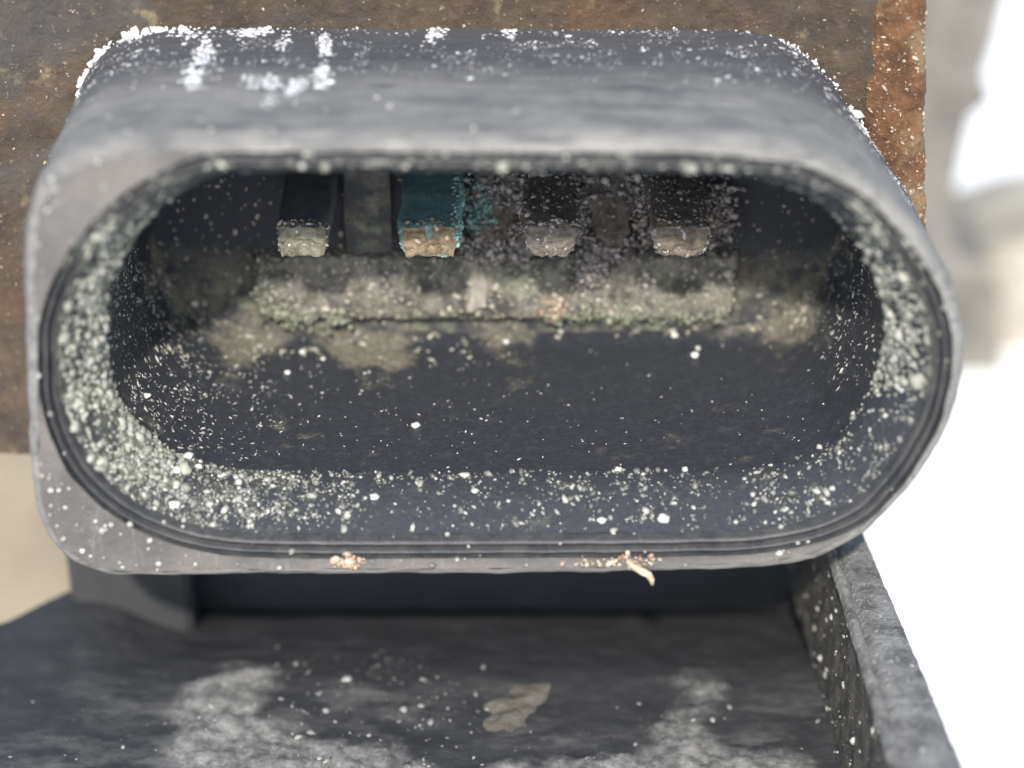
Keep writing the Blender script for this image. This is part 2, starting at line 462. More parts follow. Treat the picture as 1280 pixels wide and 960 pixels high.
M_LIP = m_simple('dark_ridged_plastic', (0.032, 0.034, 0.038), (0.065, 0.065, 0.066), 0.7, 0.45, 0.06, (0.10, 0.10, 0.098))
mesh_obj('lip', roughen(V, 0.03, 0.7, 5.0), fs, M_LIP, conn)
LIP = (V, fs)

# mouth wall and ledge
r_ledge = r_in0 - 1.75
MPROF = [(1 - (1 - u_) ** 1.9, 0.9 + (LEDGE_Y + 0.3 - 0.9) * u_) for u_ in np.linspace(0, 1, 14)]
rings = [ring(r_in0 - 1.75 * a_, y_) for a_, y_ in MPROF]
V, fs = loft(rings)
def m_mouth():
    b = NB('dark_plastic_with_dried_film')
    mid = b.noise(0.7, 6, 0.7, 3); fine = b.noise(3.2, 6, 0.75, 9); x = b.axis(0)
    c = b.mix(b.ramp(fine, 0.35, 0.7), (0.024, 0.027, 0.034), (0.036, 0.0395, 0.047))
    f = b.math('ADD', mid, b.math('MULTIPLY', b.math('SUBTRACT', fine, 0.5), 0.6))
    f = b.math('SUBTRACT', f, b.ramp(x, -19, -6, 0.0, 0.17))
    c = b.mix(b.ramp(f, 0.40, 0.62, 0, 0.75), c, (0.095, 0.10, 0.082))
    b.bump(b.math('ADD', mid, fine), 0.15, 0.8)
    return b.done(c, 0.65, 0.35)
M_MOUTH = m_mouth()
mesh_obj('mouth', roughen(V, 0.05, 0.9, 7.0), fs, M_MOUTH, conn)
MOUTHM = (V, fs)

# inner socket walls
rings = [ring(r_ledge, LEDGE_Y + 0.28)]
for t in np.linspace(0.03, 1, 40):
    rings.append(ring(r_ledge - 0.35 * t - 3.0 * max(0, t - 0.9), LEDGE_Y + 0.25 + (BACK_Y - LEDGE_Y - 0.25) * t))
r_bk = r_ledge - 0.35 - 0.3
V, fs = loft(rings)
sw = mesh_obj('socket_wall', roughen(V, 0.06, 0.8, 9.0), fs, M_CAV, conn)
lpx, lpy = project(V); lv = np.zeros(len(V))  # pale silt lobes and painted shadow bites on the socket floor
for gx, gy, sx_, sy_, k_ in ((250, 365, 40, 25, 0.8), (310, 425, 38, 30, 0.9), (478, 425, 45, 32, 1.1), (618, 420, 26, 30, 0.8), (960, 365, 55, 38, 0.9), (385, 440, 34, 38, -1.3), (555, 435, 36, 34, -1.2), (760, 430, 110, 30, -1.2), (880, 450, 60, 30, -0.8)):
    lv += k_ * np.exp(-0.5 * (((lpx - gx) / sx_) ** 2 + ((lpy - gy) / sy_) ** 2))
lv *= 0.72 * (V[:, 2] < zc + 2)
sw.data.attributes.new('silt_shade', 'FLOAT', 'POINT').data.foreach_set('value', lv.astype(np.float32))
CAV = (V, fs)
# socket back wall
rings = [ring(r_bk * t + (1 - t) * 0.0, BACK_Y) for t in (1.06, 1.0, 0.93, 0.86, 0.79, 0.72, 0.65, 0.58, 0.51, 0.44, 0.37, 0.30, 0.23, 0.16, 0.08, 0.0)]
V, fs = loft(rings)
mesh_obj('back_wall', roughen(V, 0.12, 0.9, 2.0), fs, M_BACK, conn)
BACKW = (V, fs)

# raised terminal ledge under the pins, ribs between the pins
def rounded_slab(name, x0, x1, z0, z1, y0, y1, rad, mat, rough=0.06, seed=0.0):
    """slab standing on the back wall (y1) with its front at y0 and rounded lower corners"""
    pts = [(x0, z1), (x0, z0 + rad)]
    for a in np.linspace(math.pi, 1.5 * math.pi, 8)[1:]:
        pts.append((x0 + rad + rad * math.cos(a), z0 + rad + rad * math.sin(a)))
    for x in np.linspace(x0 + rad, x1 - rad, 40)[1:]:
        pts.append((x, z0))
    for a in np.linspace(1.5 * math.pi, 2 * math.pi, 8)[1:]:
        pts.append((x1 - rad + rad * math.cos(a), z0 + rad + rad * math.sin(a)))
    pts.append((x1, z1))
    for x in np.linspace(x1, x0, 50)[1:-1]:
        pts.append((x, z1))
    P = np.array(pts); cz = (z0 + z1) / 2
    def rg(sh, y):
        Q = P.copy()
        Q[:, 0] = np.clip(P[:, 0], x0 + sh, x1 - sh); Q[:, 1] = np.clip(P[:, 1], z0 + sh, z1 - sh)
        return np.stack([Q[:, 0], np.full(len(Q), y), Q[:, 1]], 1)
    h = (z1 - z0) / 2
    rings = [rg(0, y1), rg(0, y0 + 0.25), rg(0.08, y0 + 0.08), rg(0.25, y0)]
    for t in (0.2, 0.35, 0.5, 0.65, 0.8, 0.92, 1.0):
        rings.append(rg(0.25 + (h - 0.25) * t, y0))
    V, fs = loft(rings)
    return mesh_obj(name, roughen(V, rough, 1.1, seed), fs, mat, conn), (V, fs)

TIP_Y = 11.0
pl0, pl1 = on_y(322, 400, BACK_Y - 0.9), on_y(922, 322, BACK_Y - 0.9)
ledge_o, LEDGEM = rounded_slab('terminal_ledge', pl0[0], pl1[0], pl0[2], pl1[2], BACK_Y - 0.9, BACK_Y + 0.3, 1.3, M_LEDGE, 0.14, 4.0)
for i, (a, b) in enumerate(((432, 487), (596, 648), (738, 790))):
    p0, p1 = on_y(a, 318, BACK_Y - 1.4), on_y(b, 190, BACK_Y - 1.4)
    bevel_box('rib', (p0[0], BACK_Y - 1.4, p0[2]), (p1[0], BACK_Y + 0.3, p1[2]), M_RIB if i == 0 else M_RIBC, conn, 0.18, 0.16 if i == 0 else 0.75, 3 if i == 0 else 8)

q0, q1 = on_y(584, 388, BACK_Y - 1.25), on_y(611, 326, BACK_Y - 1.25)
bevel_box('centre_key', (q0[0], BACK_Y - 1.25, q0[2]), (q1[0], BACK_Y - 0.5, q1[2]), m_simple('beige_silted_key', (0.21, 0.195, 0.16), (0.33, 0.31, 0.26), 0.8, 0.8, 0.15), conn, 0.36, 0.35, 4, 3)
# pins
PINPX = ((345, 411), (500, 573), (655, 722), (816, 886))
pins = []
for i, (a, b) in enumerate(PINPX):
    bm = bmesh.new()
    t0 = on_y(a, 281, TIP_Y); t1 = on_y(b, 321, TIP_Y)
    x0, x1, zt, zb = t0[0], t1[0], t0[2], t1[2]
    cx, hw, cz, hz = (x0 + x1) / 2, (x1 - x0) / 2, (zt + zb) / 2, (zt - zb) / 2
    secs = []
    nn = 28
    for yy, sx, sz in ((BACK_Y + 0.4, 1.06, 1.02), (17.0, 1.06, 1.02), (15.5, 1.05, 1.02), (14.0, 1.05, 1.02), (12.8, 1.04, 1.0), (11.9, 1.02, 1.0), (11.35, 0.99, 0.97), (11.05, 0.92, 0.90), (TIP_Y, 0.80, 0.78), (TIP_Y - 0.02, 0.5, 0.5), (TIP_Y - 0.03, 0.2, 0.2)):
        sec = []
        for q in range(nn):
            an = 2 * math.pi * q / nn
            e = 0.30 if i < 2 else 0.38
            cx_, sn_ = math.cos(an), math.sin(an)
            ux = math.copysign(abs(cx_) ** e, cx_); uz = math.copysign(abs(sn_) ** e, sn_)
            if uz < 0:                       # lower half narrows like a worn blade
                ux *= 1 - (0.10 if i < 2 else 0.42) * (-uz) ** 1.6
            sec.append((cx + hw * sx * ux, yy, cz + hz * sz * uz))
        secs.append(np.array(sec))
    V, fs = loft(secs)
    fs.append(tuple(range((len(secs) - 1) * nn, len(secs) * nn)))
    V = roughen(V, 0.16 if i == 0 else 0.26, 1.3, 11.0 * i)
    pin = mesh_obj('pin', V, fs, M_PIN[i], conn)
    tag(pin, ('dull grey flaking pin', 'pin coated in blue-green verdigris with golden flaking tip', 'brown rusted pin buried in crumbs', 'tan rusted pin with rounded lower edge')[i])
    pins.append((pin, V, fs, (cx, hw, cz, hz)))
    # scale on the tip: a cracked skin of its own
    cap = []
    g = 25
    for v_ in np.linspace(-0.93, 0.93, g):
        for u_ in np.linspace(-0.93, 0.93, g):
            ux = u_ * (1 - (0.10 if i < 2 else 0.42) * max(0, -v_) ** 1.6)
            edge = max(abs(u_), abs(v_))
            h = 0.13 * (1 - edge ** 6) + 0.20 * fbm((u_ * 2 + i * 5, v_ * 2, 0.3), 1.9, 4)
            if i in (1, 3) and abs(u_ - 0.02) < 0.13 and v_ > 0.15: h -= 0.25      # small notch at the top of the tip
            cap.append((cx + hw * ux * 0.97, TIP_Y - 0.04 - h, cz + hz * v_ * 0.97))
    capo = mesh_obj('tip_scale', cap, grid_faces(g, g), [M_TIPGREY, M_TIPGOLD, M_PIN[2], M_PIN[3]][i], pin)

# ------------------------------------------------------------------ mounting plate behind the connector
plate = empty('mounting_plate')
tag(plate, 'rusty brown steel plate the grey connector sticks out of', 'metal plate')
pL = on_y(-70, -60, PLATE_Y)
pR = on_y(1094, 120, PLATE_Y)
zbot = on_y(0, 566, PLATE_Y)[2]
ztop = pL[2] + 1
nu, nv = 250, 150
xs = np.linspace(pL[0] - 2, pR[0] - 0.05, nu); zs = np.linspace(zbot, ztop, nv)
V = []
for z in zs:
    for x in xs:
        h = 0.28 * fbm((x, z, 3.3), 0.35, 5) + 0.10 * abs(fbm((x, z, 8.1), 1.4, 3))
        V.append((x, PLATE_Y - 0.05 - h, z))
V = np.array(V)
hole = S + D * (r_back - 0.45)[:, None]
HP = [tuple(q) for q in hole]
fs = [f for f in grid_faces(nu, nv) if not inside(HP, V[list(f), 0].mean(), V[list(f), 2].mean())]
mesh_obj('face_sheet', V, fs, M_RUST, plate)
PLATE = (V, fs)
# body of the plate behind its rough skin
RC = np.array([(xs[0], zbot + 0.02), (xs[-1], zbot + 0.02), (xs[-1], ztop), (xs[0], ztop)])
r_rect = radial(RC)
V2, fs2 = loft([ring(r_back - 0.3, PLATE_Y + 0.5), ring(r_rect, PLATE_Y + 0.5), ring(r_rect, PLATE_Y + 3.0), ring(r_back - 0.3, PLATE_Y + 3.0), ring(r_back - 0.3, PLATE_Y + 0.5)])
mesh_obj('core', V2, fs2, M_RUST, plate, False)
# rusted rounded border on the right
eR0 = on_y(1092, 0, PLATE_Y)[0]; eR1 = on_y(1156, 100, PLATE_Y)[0]
n1, n2 = 26, 170
V = []
for z in np.linspace(zbot, ztop, n2):
    xe = (1156 - 640) / FPX * float((np.array([0, PLATE_Y, z]) - CAM) @ F)
    for t in np.linspace(0, 1, n1):
        x = eR0 + (xe - eR0) * min(1, t / 0.72)
        prof_y = -0.55 * math.sin(min(1, t / 0.72) * math.pi * 0.85) ** 0.7 if t < 0.72 else 0.05 + (t - 0.72) / 0.28 * 3.0
        if t >= 0.72: x += -0.3 * (t - 0.72)
        h = 0.22 * fbm((x, z, 13.0), 0.7, 5) + 0.12 * abs(fbm((x, z, 5.0), 2.0, 3))
        V.append((x + (h * 0.35 if t > 0.5 else 0), PLATE_Y - 0.1 + prof_y - h, z))
V = np.array(V); fs = grid_faces(n1, n2)
mesh_obj('rusted_edge', V, fs, M_EDGE, plate)
EDGE = (V, fs)

# ------------------------------------------------------------------ lower housing below the connector
ZF, ZT = -24.0, -15.0
tray = empty('lower_housing')
tag(tray, 'dirty black housing with raised side wall below the grey connector', 'housing')
bw_y = 13.0
ra0, ra1 = on_z(1040, 690, ZT), on_z(1120, 960, ZT)
rb0, rb1 = on_z(1084, 672, ZT), on_z(1207, 960, ZT)
# floor, with stains of dried mud
x_w0 = ra0[0] + 0.5
STAINS = [([(190, 1010), (200, 940), (212, 885), (235, 848), (275, 826), (330, 820), (362, 832), (350, 870), (345, 900), (420, 918), (520, 936), (590, 975), (600, 1010)], 0.85),
          ([(800, 975), (812, 905), (845, 880), (830, 845), (880, 820), (905, 860), (890, 900), (930, 930), (960, 975)], 0.75),
          ([(560, 1010), (600, 962), (640, 944), (760, 938), (900, 928), (1000, 938), (1050, 965), (1050, 1010)], 0.9),
          ([(340, 900), (380, 840), (430, 830), (520, 850), (590, 860), (560, 905), (450, 925)], 0.22)]
STAINS = [([tuple(on_z(a_, b_, ZF)[:2]) for a_, b_ in p], k_) for p, k_ in STAINS]
RW_Y = 20.0
cutL = [on_z(-160, 848, ZF), on_z(0, 780, ZF), on_z(60, 752, ZF), on_z(97, 735, ZF), on_z(112, 712, ZF)]
cutx = [p[0] for p in cutL] + [cutL[-1][0] + 0.3]; cuty = [p[1] for p in cutL] + [RW_Y + 0.4]
def dip(x, y):  # added slope away from the sun, so the floor darkens towards the rear
    """the floor falls away towards the rear wall"""
    t = max(0.0, y - 7.0)
    return 0.38 * t * t / (t + 3.0) * float(sstep(cutx[-1] + 0.5, cutx[-1] + 6, x))
nu, nv = 230, 130
V = []; dust = []
for ty in np.linspace(0, 1, nv):
    for x in np.linspace(-34, x_w0 + 1.5, nu):
        y = -14 + (float(np.interp(x, cutx, cuty)) + 14) * ty
        dv = 0.0
        jx = x + 1.0 * fbm((x, y, 3.0), 0.4, 4); jy = y + 1.0 * fbm((y, x, 7.0), 0.4, 4)
        for p, k_ in STAINS if y < 10 else ():
            e = edge_dist(p, jx, jy) * (1 if inside(p, jx, jy) else -1)
            dv = max(dv, k_ * float(sstep(-0.9, 1.8, e)))
        dust.append(dv)
        V.append((x, y, ZF - dip(x, y) + 0.16 * fbm((x, y, 1.0), 0.35, 5) + 0.05 * fbm((x, y, 5.0), 2.0, 3) + dv * (0.15 + 0.35 * fbm((x, y, 2.0), 0.9, 5))))
V = np.array(V); fs = grid_faces(nu, nv)
fl = mesh_obj('floor', V, fs, M_TRAYF, tray)
fl.data.attributes.new('dust', 'FLOAT', 'POINT').data.foreach_set('value', np.array(dust, np.float32))
FLOOR = (V, fs)
M_REAR = m_simple('dusty_grey_black_wall', (0.040, 0.042, 0.047), (0.052, 0.054, 0.059), 0.3, 0.8, 0.1)
# body under the floor, so that it is no loose sheet
R_ = []
for dz in (-6.6, -8.0, -12.0, ZB - ZF + 0.2):
    R_.append(np.array([(-34, -14, ZF + dz - 0.1), (x_w0 + 1.4, -14, ZF + dz - 0.1), (x_w0 + 1.4, RW_Y + 0.3, ZF + dz - 0.1)] + [(x_ + 0.02, y_ - 0.05, ZF + dz - 0.1) for x_, y_ in list(zip(cutx, cuty))[::-1]]))
V2, fs2 = loft(R_)
mesh_obj('base', V2, fs2, M_TRAY, tray, False)
bevel_box('rear_wall', (cutx[-1], RW_Y, ZF - 7.0), (x_w0 + 1.2, RW_Y + 2.0, ZF + 8.5), M_REAR, tray, 0.3)
# stubby post under the left end of the connector
PST = 15.2
p0, p1 = on_y(97, 838, PST), on_y(236, 690, PST); p0[2] = ZF - 5.0
M_POST = m_simple('grey_black_plastic', (0.034, 0.035, 0.037), (0.046, 0.046, 0.047), 0.25, 0.85, 0.1)
post = bevel_box('post', (p0[0], PST, p0[2]), (p1[0], PST + 2.6, p1[2] + 3), M_POST, tray, 1.0, 0.25, 3, 4)
# side wall on the right: inner face and top edge
def ext(p, q, t): return p + (q - p) * t
V = []; NL = 140
M1 = []
for t in np.linspace(-0.9, 1.5, NL):
    a = ext(ra0, ra1, t); b = ext(rb0, rb1, t)
    sec = []
    for f in np.linspace(0, 1, 10):                     # inner face, from the floor up
        sec.append((a[0] - 0.25 * (1 - f), a[1], ZF - 0.3 + (ZT - 0.35 - ZF + 0.3) * f))
    M1.append(np.array(sec))
V, fs = loft(M1, closed=False)
V = roughen(V, 0.10, 0.9, 6.0)
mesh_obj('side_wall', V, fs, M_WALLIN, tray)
SIDE = (V, fs)
M2 = []
for t in np.linspace(-0.9, 1.5, NL):
    a = ext(ra0, ra1, t); b = ext(rb0, rb1, t); wv = b - a; sec = []
    for f, dz in ((-0.06, -0.55), (-0.02, -0.15), (0.05, -0.02), (0.13, -0.10), (0.17, -0.30), (0.22, -0.12), (0.28, 0.0), (0.45, 0.03), (0.62, 0.03), (0.8, 0.0), (0.93, -0.05), (0.99, -0.25), (1.0, -0.8), (0.98, -4), (0.95, -9), (0.95, -28)):
        p = a + wv * f
        n_ = 0.07 * fbm((p[0], p[1], dz + 3), 1.4, 5)
        sec.append((p[0] + n_, p[1], ZT + dz + n_ * 0.6))
    M2.append(np.array(sec))
V, fs = loft(M2, closed=False)
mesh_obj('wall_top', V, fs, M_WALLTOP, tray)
WALLTOP = (V, fs)

# dried mud on the floor
MUDM = []
def mud(px_poly, H, mat, step=0.22, edge=0.8, seed=0.0):
    poly = [tuple(on_z(px, py, ZF)[:2]) for px, py in px_poly]
    A = np.array(poly)
    xs = np.arange(A[:, 0].min(), A[:, 0].max() + step, step); ys = np.arange(A[:, 1].min(), A[:, 1].max() + step, step)
    idx = {}; V = []; fs = []
    def val(i, j):
        if (i, j) not in idx:
            x, y = xs[i], ys[j]
            jx = x + 0.6 * fbm((x, y, seed), 0.7, 5); jy = y + 0.6 * fbm((y, x, seed + 4), 0.7, 5)
            d = edge_dist(poly, jx, jy) * (1 if inside(poly, jx, jy) else -1)
            h = H * float(sstep(-0.1, edge, d)) * (0.75 + 0.7 * fbm((x, y, seed + 2), 0.8, 5)) - 0.12 + 0.16 * fbm((x, y, 1.0), 0.35, 5)
            idx[(i, j)] = (len(V), d); V.append((x, y, ZF + h))
        return idx[(i, j)]
    for i in range(len(xs) - 1):
        for j in range(len(ys) - 1):
            c = [val(i, j), val(i + 1, j), val(i + 1, j + 1), val(i, j + 1)]
            if max(q[1] for q in c) > -0.15: fs.append(tuple(q[0] for q in c))
    o = mesh_obj('mud_patch', V, fs, mat, tray)
    MUDM.append((np.array(V), fs))
    return o

mud([(590, 885), (612, 862), (650, 850), (714, 840), (704, 862), (690, 885), (668, 912), (630, 930), (598, 918)], 0.55, M_MUD[1], 0.16, 2.4, seed=6)

# ------------------------------------------------------------------ far blurred things
def prism(name, pxs, y0, thick, mat, label, cat, bulge=0.0):
    front = np.array([on_y(px, py, y0) for px, py in pxs])
    n = len(front)
    cen = front.mean(0)
    sh = lambda k, dy: np.stack([cen[0] + (front[:, 0] - cen[0]) * k, np.full(n, y0 + dy), np.where(front[:, 2] < ZB + 0.6, front[:, 2], cen[2] + (front[:, 2] - cen[2]) * k)], 1)
    R = [sh(1.0, thick), sh(1.0, thick * 0.15), sh(0.97, 0.5), sh(0.93, 0.0)]
    V = np.concatenate(R); _, fs = loft(R)
    fs.append(tuple(range(3 * n, 4 * n))); fs.append(tuple(range(n))[::-1])
    o = mesh_obj(name, V, fs, mat, None, False)
    return tag(o, label, cat)

def px_floor(px, y0):
    """pixel row in which the bench meets the plane y0"""
    d = np.array([0, y0, ZB]) - CAM
    return 480 - FPX * (d @ U) / (d @ F)

yb = 80.0; pb = px_floor(0, yb)
prism('metal_casting', [(1120, -60), (1268, -60), (1246, 40), (1228, 90), (1240, 122), (1214, 140), (1200, 200), (1190, 260), (1192, 322), (1238, 338), (1256, 380), (1258, pb + 2), (1060, pb + 2), (1060, 200)], yb, 12, M_GREYOBJ,
      'pale grey ragged casting standing out of focus behind the rusted edge', 'metal part')
yb = 84.0; pb = px_floor(0, yb)
prism('cream_block', [(1150, 345), (1200, 330), (1240, 318), (1300, 300), (1420, 300), (1420, pb + 1), (1150, pb + 1)], yb, 14, M_CREAM,
      'cream plastic block out of focus beside the pale casting', 'block')
yb = 40.0; pb = px_floor(0, yb)
prism('tan_block', [(-260, 470), (60, 470), (190, 500), (215, 560), (215, pb + 2), (-260, pb + 2)], yb, 14, M_TAN,
      'plain tan block out of focus below the rusty plate', 'block')

# ------------------------------------------------------------------ salt, crumbs and dust: real little lumps
def ico(sub):
    bm = bmesh.new(); bmesh.ops.create_icosphere(bm, subdivisions=sub, radius=1.0)
    v = np.array([x.co[:] for x in bm.verts]); f = np.array([[q.index for q in p.verts] for p in bm.faces]); bm.free()
    return v, f
ICO1, ICO2 = ico(1), ico(2)

def sample(mesh, n, dens):
    """n candidate points on a mesh, kept with probability dens(px, py, P)"""
    V, fs = np.asarray(mesh[0]), mesh[1]
    T = np.array([t for f in fs if len(f) == 4 for t in ((f[0], f[1], f[2]), (f[0], f[2], f[3]))])
    A, B, C = V[T[:, 0]], V[T[:, 1]], V[T[:, 2]]
    nr = np.cross(B - A, C - A); ar = np.linalg.norm(nr, axis=1) + 1e-12
    nr = nr / ar[:, None]
    k = rng.choice(len(T), n, p=ar / ar.sum())
    u, v = rng.random(n), rng.random(n); fl = u + v > 1; u[fl], v[fl] = 1 - u[fl], 1 - v[fl]
    P = A[k] + (B - A)[k] * u[:, None] + (C - A)[k] * v[:, None]
    N = nr[k]
    flip = ((CAM - P) * N).sum(1) < 0
    N[flip] *= -1
    px, py = project(P)
    keep = rng.random(n) < dens(px, py, P)
    return P[keep], N[keep]

def lumps(name, P, N, size, mat, parent, squash=0.75, jit=0.28, sub=1, elong=0.0, sink=0.25, tint=None):
    n = len(P)
    if n == 0: return None
    iv, iff = (ICO1, ICO2)[sub - 1]
    nv = len(iv)
    size = np.broadcast_to(size, (n,)) if np.isscalar(size) else size
    t1 = np.cross(N, rng.normal(size=(n, 3))); t1 /= np.linalg.norm(t1, axis=1)[:, None] + 1e-9
    t2 = np.cross(N, t1)
    sx = size * (1 + elong * rng.random(n)); sy = size * (1 - 0.35 * elong * rng.random(n)) * rng.uniform(0.75, 1.1, n); sz = size * squash * rng.uniform(0.7, 1.2, n)
    L = iv[None] * (1 + jit * rng.uniform(-1, 1, (n, nv, 1)))
    W = (P + N * (sz * (1 - 2 * sink) * 0.5)[:, None])[:, None] + L[..., :1] * (t1 * sx[:, None])[:, None] + L[..., 1:2] * (t2 * sy[:, None])[:, None] + L[..., 2:] * (N * sz[:, None])[:, None]
    fs = (iff[None] + (np.arange(n) * nv)[:, None, None]).reshape(-1, 3)
    o = mesh_obj(name, W.reshape(-1, 3), fs, mat, parent)
    at = o.data.attributes.new('tint', 'FLOAT', 'POINT')
    tv = rng.random(n) if tint is None else tint
    at.data.foreach_set('value', np.repeat(tv, nv).astype(np.float32))
    o['kind'] = 'stuff'
    return o

def lsize(n, med, sig, lo, hi):
    return np.clip(med * np.exp(rng.normal(0, sig, n)), lo, hi)

def box(px, py, x0, x1, y0, y1, soft=20):
    return sstep(x0 - soft, x0 + soft, px) * (1 - sstep(x1 - soft, x1 + soft, px)) * sstep(y0 - soft, y0 + soft, py) * (1 - sstep(y1 - soft, y1 + soft, py))

def clump(P, s, seed, lo=-0.1, hi=0.35):
    return np.array([float(sstep(lo, hi, fbm((p[0] + seed, p[1], p[2] - seed), s, 3))) for p in P]) if len(P) else np.zeros(0)

# crust round the mouth, thick on the left and on the right
def d_crust(px, py, P):
    left = box(px, py, 60, 215, 280, 640, 35)
    right = box(px, py, 1085, 1180, 230, 490, 25)
    deep = 0.35 + 0.65 * sstep(2.4, 3.7, P[:, 1])
    return np.clip(np.maximum(left, right * 0.75) * deep, 0, 1)
P, N = sample(MOUTHM, 34000, d_crust)
k = rng.random(len(P)) < 0.25 + 0.75 * clump(P, 0.5, 3, -0.25, 0.2)
P, N = P[k], N[k]
lumps('salt_crust', P, N, lsize(len(P), 0.095, 0.5, 0.035, 0.32), M_CRUST, conn, 0.9, 0.35, 1, elong=0.5)
big = rng.random(len(P)) < 0.012
lumps('salt_lump', P[big], N[big], lsize(big.sum(), 0.26, 0.3, 0.15, 0.45), M_CRUST, conn, 0.7, 0.22, 2, tint=rng.uniform(0.5, 1, big.sum()))
# row of blobs along the upper edge of the mouth
def d_top(px, py, P):
    return ((py < 330) & (py > 190) & (P[:, 1] > 0.35)) * 1.0
P, N = sample(LIP, 16000, d_top)
k = rng.random(len(P)) < 0.12 + 0.6 * clump(P, 0.45, 8, -0.2, 0.3)
P, N = P[k], N[k]
lumps('rim_salt', P, N, lsize(len(P), 0.13, 0.45, 0.05, 0.34), M_CRUST, conn, 0.85, 0.22, 1, tint=rng.uniform(0.25, 1, len(P)) ** 1.2)
# loose grains on the mouth floor, thinning out to the right
def d_floor(px, py, P):
    base = sstep(545, 590, py) * (1 - sstep(645, 672, py))
    lr = 0.11 + 0.89 * (1 - sstep(150, 520, px))
    rgt = 0.10 * box(px, py, 960, 1150, 430, 640, 30)
    return np.clip(base * lr + rgt + 0.06 * box(px, py, 60, 1190, 220, 670), 0, 1)
P, N = sample(MOUTHM, 42000, d_floor)
k = rng.random(len(P)) < 0.22 + 0.78 * clump(P, 0.9, 17, -0.25, 0.35)
P, N = P[k], N[k]
lumps('salt_grains', P, N, lsize(len(P), 0.062, 0.55, 0.02, 0.22), M_GRAIN, conn, 0.85, 0.35, 1, elong=0.5, tint=rng.random(len(P)) ** 2.8)
# fine flecks on the left socket wall
def d_flecks(px, py, P):
    a = box(px, py, 120, 255, 330, 560, 28)
    b = 0.40 * box(px, py, 230, 360, 400, 570, 45)
    c = 0.45 * box(px, py, 1030, 1110, 300, 480, 25)
    d = 0.30 * box(px, py, 200, 340, 300, 400, 30) + 0.35 * box(px, py, 900, 1060, 290, 400, 25)
    return np.clip(a + b + c + d, 0, 1)
P, N = sample(CAV, 26000, d_flecks)
k = rng.random(len(P)) < 0.30 + 0.5 * clump(P, 0.9, 5, -0.2, 0.3)
P, N = P[k], N[k]
lumps('salt_flecks', P, N, lsize(len(P), 0.046, 0.45, 0.018, 0.12), M_GRAIN, conn, 0.6, 0.3, 1, elong=1.4, tint=rng.random(len(P)) ** 1.5)
# sparse specks on the socket floor
P, N = sample(CAV, 9000, lambda px, py, P: 0.10 * box(px, py, 150, 1110, 300, 600, 20) + 0.12 * box(px, py, 330, 640, 400, 560, 40))
lumps('salt_specks', P, N, lsize(len(P), 0.028, 0.55, 0.012, 0.10), M_GRAINB, conn, 0.6, 0.3, 1, elong=1.2, tint=rng.random(len(P)) ** 1.6)
# silt crumbs towards the back of the socket
P, N = sample(CAV, 15000, lambda px, py, P: np.clip(box(px, py, 190, 345, 330, 450, 30) * (1 - 0.004 * abs((px - 190) - 1.3 * (py - 330))) + 0.7 * box(px, py, 340, 640, 395, 450, 15) + box(px, py, 640, 1020, 385, 415, 15) + 0.8 * box(px, py, 900, 1020, 300, 400, 20), 0, 1))
k = rng.random(len(P)) < clump(P, 0.7, 14, 0.0, 0.35)
P, N = P[k], N[k]
M_SILTG = m_grain('beige_silt', (0.15, 0.135, 0.10), (0.46, 0.44, 0.36), 0.75, 0.3)
lumps('silt_crumbs', P, N, lsize(len(P), 0.08, 0.45, 0.03, 0.24), M_SILTG, conn, 0.6, 0.3, 1, elong=0.6)
for mm, cnt, f in ((LEDGEM, 5200, 0.30), (BACKW, 5200, 0.22)):
    P, N = sample(mm, cnt, lambda px, py, P: f * box(px, py, 190, 1010, 225, 410, 15))
    lumps('silt_crumbs', P, N, lsize(len(P), 0.07, 0.5, 0.02, 0.26), M_SILTG, conn, 0.6, 0.3, 1, elong=0.6, tint=rng.random(len(P)) ** 1.3)
# crumbs packed round the two rusted pins
def crumbs(name, cx, cy, rx, ry, n, med, mat, y0, y1, parent, hi=0.3):
    a = rng.normal(size=(n, 2)) * 0.5
    yy = rng.uniform(y0, y1, n)
    P = np.array([on_y(cx + rx * a[i, 0], cy + ry * a[i, 1], yy[i]) for i in range(n)])
    N = np.tile(np.array([0.0, -0.8, 0.6]), (n, 1)) + rng.normal(0, 0.2, (n, 3)); N /= np.linalg.norm(N, axis=1)[:, None]
    lumps(name, P, N, lsize(n, med, 0.5, 0.03, hi), mat, parent, 0.8, 0.3, 1, elong=0.5, tint=rng.random(n) ** 1.6)
# banks of crumbs lie against the ribs and the ledge top
def bank(pts, y0, y1, zlo, name, mat, n, med, hi, rad):
    pts = np.array(pts, float)
    L = np.r_[0, np.cumsum(np.linalg.norm(np.diff(pts, axis=0), axis=1))]
    t = rng.uniform(0, L[-1], n); cx = np.interp(t, L, pts[:, 0]); cy = np.interp(t, L, pts[:, 1])
    a = rng.normal(size=(n, 2)) * rad * 0.5; yy = rng.uniform(y0, y1, n)
    P = np.array([on_y(cx[i] + a[i, 0], cy[i] + a[i, 1], yy[i]) for i in range(n)])
    N = np.tile(np.array([0.0, -0.8, 0.6]), (n, 1)) + rng.normal(0, 0.25, (n, 3)); N /= np.linalg.norm(N, axis=1)[:, None]
    lumps(name, P, N, lsize(n, med, 0.5, 0.03, hi), mat, conn, 0.85, 0.3, 1, elong=0.5, tint=rng.random(n) ** 1.7)
by0, by1 = BACK_Y - 1.7, BACK_Y - 1.0
bank([(580, 312), (610, 305), (650, 318), (655, 300)], by0, by1, 0, 'corrosion_crumbs', M_CRUMB, 836, 0.081, 0.27, 22)
bank([(725, 300), (745, 320), (738, 345), (720, 352), (745, 330), (790, 300)], by0, by1, 0, 'corrosion_crumbs', M_CRUMB, 924, 0.081, 0.29, 18)
